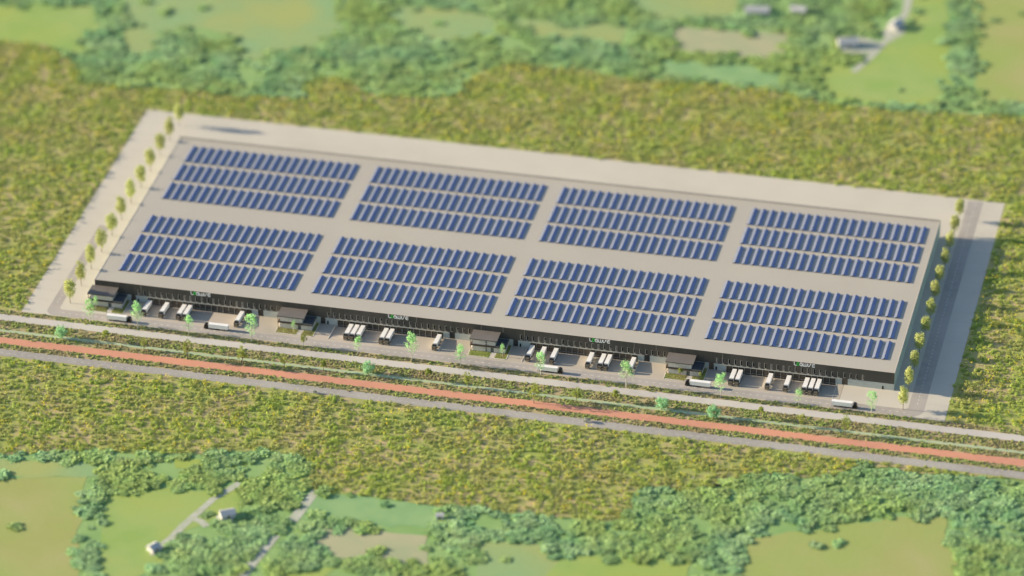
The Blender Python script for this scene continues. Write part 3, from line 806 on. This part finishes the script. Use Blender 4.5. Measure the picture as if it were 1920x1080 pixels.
def in_site(px, py, pad=0.0):
    yard = (px > -38.4 - pad) & (px < 519.6 + pad) & (py > -28) & (py < 236.2 + pad)
    band = (py > -79.0) & (py < -26.4)
    return yard | band
px, py = jgrid(-330, 760, -240, 410, 3.1)
ok = inside(px, py, meadow_poly) & ~in_site(px, py, .6)
dens = fnoise(px, py, 22, 3)
ok &= rng.random(len(px)) < np.clip(.86 + dens * .22, .3, 1)
px, py = px[ok], py[ok]
tufts = src_collection('meadow_clump', [tuft_patch(4, 1.8, .8, 1.7, 34, 'tuft', 800 + i, .25) for i in range(4)] + [tuft_patch(2, 1.2, 1.7, 2.4, 70, 'tuft', 850 + i, .25) for i in range(2)])
scatter('meadow_plants', np.stack([px, py, np.full(len(px), -.06)], 1), tufts, .7, 1.25, 'dense low meadow plants around the site', 'meadow plants', 1)
# flowers in clusters
def flower_mesh(m, n, rad, seed):
    r = np.random.default_rng(seed); V = []; F = []
    for t in range(n):
        q = np.array([r.uniform(-rad, rad), r.uniform(-rad, rad), r.uniform(1.7, 2.7)])
        for k in range(3):
            a = r.normal(size=3); a /= np.linalg.norm(a); c = np.cross(a, r.normal(size=3)); c /= np.linalg.norm(c); s = r.uniform(.20, .36)
            i = len(V); V += [tuple(q + a * s), tuple(q + c * s), tuple(q - a * s), tuple(q - c * s)]; F.append((i, i + 1, i + 2, i + 3))
    me = bpy.data.meshes.new('blooms'); me.from_pydata(V, [], F); me.materials.append(M[m]); me.update(); return me
fl = src_collection('bloom', [flower_mesh('flower', n, 1.3, 900 + n) for n in (3, 5, 8)])
qx, qy = jgrid(-330, 760, -240, 410, 2.9)
d2 = fnoise(qx, qy, 30, 8) + .8 * fnoise(qx, qy, 9, 9)
ok = inside(qx, qy, meadow_poly) & ~in_site(qx, qy, 1.0) & (rng.random(len(qx)) < np.clip(.09 + .20 * d2, .02, .6))
scatter('yellow_flowers', np.stack([qx[ok], qy[ok], np.full(ok.sum(), -.1)], 1), fl, .7, 1.15, 'yellow flower heads scattered over the meadow', 'flowers', 5)
flw = src_collection('white_bloom', [flower_mesh('flower_white', 3, 1.0, 950)])
ok = inside(qx, qy, meadow_poly) & ~in_site(qx, qy, 1.0) & (rng.random(len(qx)) < np.clip(.01 + .06 * fnoise(qx, qy, 26, 12), 0, .3))
scatter('white_flowers', np.stack([qx[ok], qy[ok], np.full(ok.sum(), -.3)], 1), flw, .5, .8, 'small white flowers in the meadow', 'flowers', 6)
# verges
vt = src_collection('verge_clump', [tuft_patch(5, 1.0, .25, .6, 13, 'verge_tuft', 1000 + i, .26) for i in range(3)] + [tuft_patch(1, .4, .7, 1.2, 44, 'verge_tuft', 1050 + i, .28) for i in range(2)])
P_ = []
for y0, y1 in ((-31.4, -27.5), (-48.2, -39.7), (-57.2, -52.2), (-70.0, -65.3)):
    px, py = jgrid(-330, 760, y0 + .4, y1, 1.35)
    py = np.clip(py, y0, y1)
    k = rng.random(len(px)) < np.clip(.84 + .34 * fnoise(px, py, 14, int(-y0)), .25, 1)
    P_.append(np.stack([px[k], py[k], np.full(k.sum(), -.04)], 1))
scatter('verge_grass', np.concatenate(P_), vt, .7, 1.3, 'rough olive grass tufts on the road verges', 'grass', 9)
lt = src_collection('lawn_tuft', [tuft_patch(6, .5, .1, .28, 8, 'verge_tuft', 1100 + i, .14) for i in range(2)])
P_ = []
for m in MOD:
    x = m - .4
    for a, c, d, e in ((x - .3, x + 11.7, -16.0, -10.5), (x + 15.6, x + 21.8, -15.6, -10.5), (x + 20.6, x + 22.0, -10, -.6)):
        px, py = jgrid(a, c, d, e, .9); P_.append(np.stack([np.clip(px, a, c), np.clip(py, d, e), np.full(len(px), .05)], 1))
scatter('lawn_tufts', np.concatenate(P_), lt, .7, 1.3, 'mown olive grass on the office lawns', 'grass', 10)
# woods beyond the meadow
def wood_tree(seed, R0, H0):
    c = clumps(12, R0 * .8, H0 * .35, H0 * .2, R0 * .5, seed)
    c = [(a, b_, z, rx, rz * .28) for a, b_, z, rx, rz in c]
    V, F = leaf_cloud(c, 22, 1.05, seed, 1.9, .30)
    me = bpy.data.meshes.new('crown'); me.from_pydata(V, [], F); me.materials.append(M['wood_leaf']); me.update(); return me
wt = src_collection('wood_tree', [wood_tree(1200 + i, 3.4 + .5 * (i % 3), .9 + .3 * (i % 4)) for i in range(6)])
px, py = jgrid(-340, 800, -400, 640, 4.0)
m_ = ~inside(px, py, meadow_poly)
cut = np.zeros(len(px), bool)
ex, ey = px + rng.normal(0, 3.2, len(px)), py + rng.normal(0, 3.2, len(px))
for k_, (poly, _m) in fields.items(): cut |= inside(ex, ey, poly)
cut &= rng.random(len(px)) > .004
for poly in ([(395,385),(403,389),(412,418),(424,484),(420,560),(408,560),(404,440)], [(145,-180),(137,-199),(128,-229),(114,-262),(107,-259),(118,-232),(136,-178)], [(181,-170),(190,-172),(189,-184),(184,-213),(175,-211)], [(171,-227),(179,-227),(171,-300),(161,-300)],
             [(381,436),(391,443),(411,438),(410,418),(388,408)], [(407,448),(414,474),(426,465),(424,451),(416,434)], [(134,-218),(143,-205),(150,-210),(150,-222),(140,-223)], [(105,-252),(115,-246),(121,-258),(113,-265)]):
    cut |= inside(px, py, poly)
thin = fnoise(px, py, 45, 21)
ok = m_ & ~cut & (rng.random(len(px)) < np.clip(.62 + .34 * thin, .10, 1.0)) & ~((py > -79) & (py < 236))
far = ok & (py > 200); near = ok & (py < 0)
scatter('far_woodland', np.stack([px[far], py[far], np.full(far.sum(), -.25)], 1), wt, .6, 1.35, 'soft green woodland beyond the meadow behind the warehouse', 'woodland', 15)
scatter('near_woodland', np.stack([px[near], py[near], np.full(near.sum(), -.25)], 1), wt, .6, 1.35, 'soft green woodland below the meadow in the foreground', 'woodland', 16)

# farm buildings
def farm(x, y, w, d, h, rz, label):
    t = thing('farm_building', label, 'building', (x, y, -.1), (0, 0, R(rz)), 'small pale farm buildings')
    b = MB(); b.box(-w / 2, w / 2, -d / 2, d / 2, 0, h); part('wall', b, M['farm_wall'], t)
    for s in (-1, 1):
        b = MB()
        a = [(-w / 2 - .4, 0, h + d * .28), (w / 2 + .4, 0, h + d * .28), (w / 2 + .4, s * (d / 2 + .4), h - .1), (-w / 2 - .4, s * (d / 2 + .4), h - .1)]
        b.face(a if s < 0 else a[::-1]); b.face([(p[0], p[1], p[2] - .15) for p in (a[::-1] if s < 0 else a)])
        part('roof', b, M['farm_roof'], t)
    b = MB()
    for s in (-1, 1):
        b.face([(s * w / 2, -d / 2, h), (s * w / 2, d / 2, h), (s * w / 2, 0, h + d * .26)] if s > 0 else [(s * w / 2, d / 2, h), (s * w / 2, -d / 2, h), (s * w / 2, 0, h + d * .26)])
    part('gable', b, M['farm_wall'], t)
    b = MB(); b.box(-.8, .8, -d / 2 - .06, -d / 2 - .01, 0, 2.2); part('door', b, M['bumper'], t)
farm(389, 426, 13, 8, 3.2, 20, 'pale farm building on the white yard, upper right of the picture')
farm(416, 459, 10, 7, 3, 70, 'pale farm building beside the track nearest the upper right corner')
farm(322, 459, 16, 8, 3, 10, 'left pale farm building at the top edge, right of centre')
farm(349, 466, 10, 7, 3, 0, 'right pale farm building at the top edge, right of centre')
farm(62, 425, 12, 7, 3, 0, 'pale farm building at the top edge left of centre')
farm(143.5, -214.5, 8, 6, 2.8, 30, 'pale farm building beside the track in the lower left')
farm(113, -256, 6, 5, 2.6, 60, 'small pale farm building at the lower end of the left track')
farm(259.5, -190, 4, 3, 2.4, 10, 'tiny pale shed at the corner of the green plot below')
